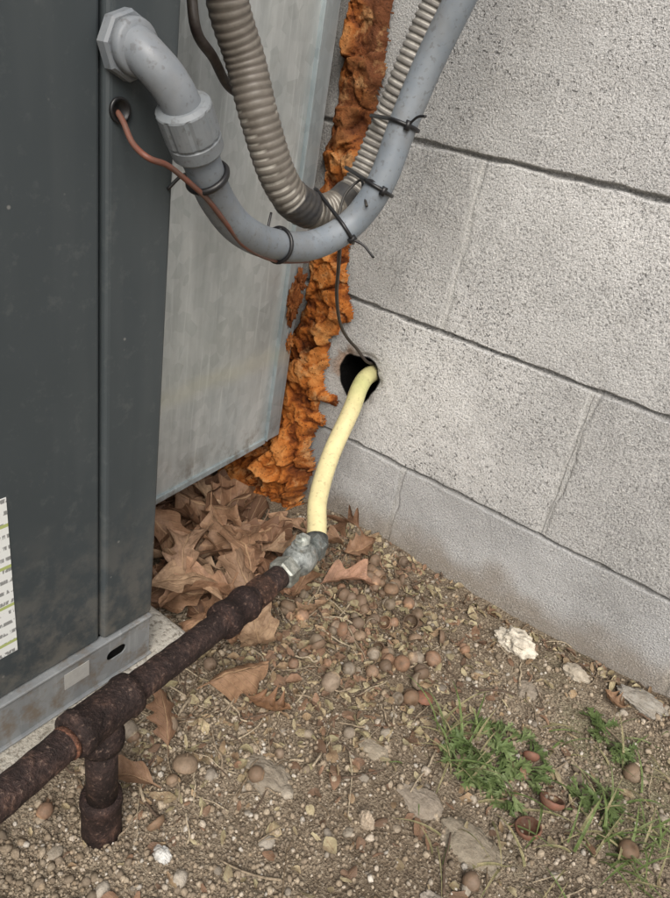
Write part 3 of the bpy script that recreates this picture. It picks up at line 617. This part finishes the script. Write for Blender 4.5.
cap=lathe_base([(-.25,.02,tipc),(-.2,.6,tipc),(.0,.85,(.35,.3,.25)),(.28,.95,(.4,.35,.3)),(.30,1.06,cup),(.15,1.12,cup),(0,1.1,cup),(-.15,1.04,cup),(-.3,.93,cup),(-.43,.76,cup),(-.53,.5,cup),(-.58,.2,cup),(-.60,.1,tipc),(-.85,.08,tipc),(-.86,.01,tipc)],22,.025)
capnut=lathe_base([(-1.0,.02,tipc),(-.98,.15,tipc),(-.9,.55,cup),(-.75,.85,cup),(-.5,1.06,cup),(-.2,1.14,cup),(.0,1.12,cup),(.02,1.0,nut),(.3,.95,nut),(.6,.78,nut),(.82,.5,nut),(.95,.22,tipc),(1.05,.1,tipc),(1.08,.005,tipc)],20,.012)
fixed=[(.147,-.456,.0110),(.187,-.277,.0105),(.274,-.213,.0100),(.253,-.185,.0085),(.461,-.202,.0070),(.493,-.140,.0090)]
sc_=cluster(48,.135,-.14,.06,.06)+cluster(24,.19,-.18,.06,.06)+cluster(9,.12,-.44,.05,.08)+cluster(7,.33,-.22,.12,.09)
xs=np.array([f[0] for f in fixed]+[p[0] for p in sc_]); ys=np.array([f[1] for f in fixed]+[p[1] for p in sc_])
rr_=np.array([f[2] for f in fixed]+[rl.uniform(.0050,.0095) for _ in sc_]); n=len(xs)
ys=np.minimum(ys,-.012); pos=np.stack([xs,ys,gh(xs,ys)+rr_*.6],-1)
AP=np.array([(.27,.185,.125),(.31,.235,.17),(.20,.145,.105),(.31,.195,.13),(.29,.245,.19)]); cc=AP[rng.integers(0,5,n)]*rng.uniform(.7,1.12,(n,1))
for i in (0,1): cc[i]=(.30,.235,.175)
cc[2]=(.32,.16,.11)
sc=rr_[:,None]*np.stack([np.ones(n),np.ones(n),rng.uniform(1.0,1.25,n)],-1)
scatter('acorns',[acorn,capnut,capnut,cap],pos,rots(n),sc,cc,M_acorn)
pos=np.array([(.430,-.278,gz(.43,-.278)+.007),(.437,-.236,gz(.437,-.236)+.007),(.40,-.20,gz(.40,-.2)+.005)]); R=rots(3,False,.35)
scatter('acorn_caps',[cap],pos,R,np.array([[.0115]*3,[.0115]*3,[.008]*3]),np.array([(.26,.13,.095)]*3),M_acorn)
# ------------------------------------------------------------------ stones
def stone(x,yv,r,seed,col,sink=.4,amp=.28):
    z=gz(x,yv); return blob((x,yv,z+r[2]*(1-2*sink)),r,seed,M_stone,'stone',None,col,5,amp,1.3)
stone(.318,-.056,(.026,.017,.014),2,(.66,.61,.51),.2,.35)
stone(.205,-.407,(.028,.020,.006),12,(.27,.235,.185),.50,.25); stone(.473,-.030,(.030,.016,.006),22,(.33,.31,.27),.3)
stone(.392,-.329,(.032,.022,.006),32,(.27,.235,.18),.50,.25); stone(.336,-.325,(.022,.016,.005),33,(.29,.25,.20),.5,.25)
stone(.395,-.046,(.017,.011,.008),42,(.46,.41,.33),.3); stone(.309,-.381,(.008,.005,.012),52,(.46,.38,.29),.3)
stone(.192,-.524,(.009,.006,.004),62,(.60,.60,.57),.3); stone(.40,-.40,(.018,.010,.004),66,(.38,.34,.29),.3); stone(.36,-.11,(.012,.016,.004),71,(.29,.25,.20),.3); stone(.27,-.31,(.016,.011,.004),75,(.30,.26,.20),.4,.25)
# ------------------------------------------------------------------ weeds & grass
def weed(cx,cy,n,R,seed,name='weed_plant'):
    r=random.Random(seed); B=LeafBag()
    for i in range(n):
        a=r.uniform(0,6.28); d=R*r.random()**.55; L=r.uniform(.010,.024); x=cx+math.cos(a)*d; yv=cy+math.sin(a)*d*.8
        c=np.array(r.choice([(.17,.235,.09),(.21,.275,.11),(.14,.19,.07),(.25,.31,.14)]))*r.uniform(.8,1.12)
        for j in range(3):
            lf=leaf(L*(1 if j==0 else .72),L*.32,3,.72,r.uniform(-1.6,-.3),.4,seed*50+i,16,4,.5,1.0,.04)
            B.add(lf,(x+(0 if j==0 else math.cos(a+(j*2-3)*1.2)*L*.3),yv+(0 if j==0 else math.sin(a+(j*2-3)*1.2)*L*.3),gz(x,yv)+.004+r.uniform(0,.008)),a-math.pi/2+(0 if j==0 else (j*2-3)*.9)+r.gauss(0,.4),r.uniform(-.2,.5),r.gauss(0,.3),c)
    return B.obj(name,M_weed)
weed(.372,-.222,32,.052,1); weed(.347,-.262,10,.024,4); weed(.452,-.118,13,.030,2); weed(.47,-.20,8,.025,3); weed(.40,-.255,8,.02,6)
def grass(cx,cy,n,R,Lr,seed,lean=(0,0),dry=.3):
    r=random.Random(seed); o=0; V=[];F=[];C=[];U=[]
    for i in range(n):
        x=cx+r.gauss(0,R); yv=min(-.004,cy+r.gauss(0,R)); L=r.uniform(*Lr); a=r.uniform(0,6.28); w=r.uniform(.0007,.0016); bend=r.uniform(.4,1.5)
        c=(.44,.38,.22) if r.random()<dry else r.choice([(.19,.26,.09),(.23,.30,.11),(.28,.32,.15)])
        dirv=Vector((math.cos(a)+lean[0],math.sin(a)+lean[1],0)); dirv.normalize(); sd=Vector((-dirv.y,dirv.x,0)); z0=gz(x,yv)-.002
        m=10; p=Vector((x,yv,z0)); el=r.uniform(.7,1.4)
        for k in range(m+1):
            t=k/m; e=el-bend*t*1.3
            if k: p=p+(dirv*math.cos(e)+Vector((0,0,math.sin(e))))*(L/m)
            p.z=max(p.z,gz(p.x,p.y)+.0015) if k>1 else p.z
            if p.y>-.003: p.y=-.003
            ww=w*(1-t**2.2)+.0001; V+= [p-sd*ww+Vector((0,0,ww*.5)),p.copy(),p+sd*ww+Vector((0,0,ww*.5))]; C+=[c]*3; U+=[(t,0,0),(t,.5,0),(t,1,0)]
        for k in range(m): b0=o+k*3; F+= [(b0,b0+1,b0+4,b0+3),(b0+1,b0+2,b0+5,b0+4)]
        o+=(m+1)*3
    return mesh_obj('grass_tuft',np.array([tuple(v) for v in V]),np.array(F,dtype=np.int32),M_weed,np.array(C),True,None,[('luv',np.array(U))])
grass(.325,-.235,26,.010,(.03,.08),1,(-.3,.6),.6); grass(.345,-.26,14,.012,(.03,.07),2,(0,-.5),.45); grass(.39,-.25,10,.02,(.03,.09),3,(.5,-.6),.5)
grass(.50,-.235,45,.020,(.02,.065),4,(.2,-.2),.25); grass(.51,-.20,32,.020,(.02,.06),5,(.1,0),.25); grass(.46,-.30,14,.03,(.03,.08),6,(.1,-.5),.7); grass(.40,-.17,12,.03,(.02,.05),7); grass(.50,-.13,16,.03,(.03,.07),8,(0,0),.6)
grass(.36,-.33,8,.03,(.02,.06),9,(0,-.4),.8)
# ------------------------------------------------------------------ light, world, camera
el=math.radians(46)
W=bpy.data.worlds.new('World'); S.world=W; W.use_nodes=True; nt=W.node_tree; bg=nt.nodes['Background']
sky=nt.nodes.new('ShaderNodeTexSky'); sky.sky_type='NISHITA'; sky.sun_disc=False; sky.sun_elevation=el; sky.air_density=1.0; sky.dust_density=4.; sky.ozone_density=.6
sdir=Vector((.45,-.62,0)).normalized()*math.cos(el)+Vector((0,0,math.sin(el)))
sky.sun_rotation=math.atan2(sdir.x,sdir.y)
nt.links.new(sky.outputs[0],bg.inputs[0]); bg.inputs[1].default_value=.15
sl=bpy.data.lights.new('sun','SUN'); sl.energy=2.7; sl.angle=math.radians(36); sl.color=(1,.975,.925); so=link(bpy.data.objects.new('sun',sl)); so.rotation_euler=(-sdir).to_track_quat('-Z','Y').to_euler()
cam=bpy.data.cameras.new('camera'); co=link(bpy.data.objects.new('camera',cam))
R=Vector((.7898,.5909,.1647)).normalized(); Dn=Vector((.4059,-.3022,-.8625)); Dn=(Dn-R*Dn.dot(R)).normalized(); Fw=R.cross(Dn)
if Fw.y<0: Fw=-Fw
U=-Dn
co.matrix_world=Matrix(((R.x,U.x,-Fw.x,.44),(R.y,U.y,-Fw.y,-.773),(R.z,U.z,-Fw.z,.60),(0,0,0,1)))
cam.sensor_fit='VERTICAL'; cam.sensor_height=24; cam.lens=690/898*24; cam.clip_start=.01; cam.clip_end=1500
S.camera=co
S.view_settings.view_transform='Standard'; S.view_settings.look='None'; S.view_settings.exposure=0
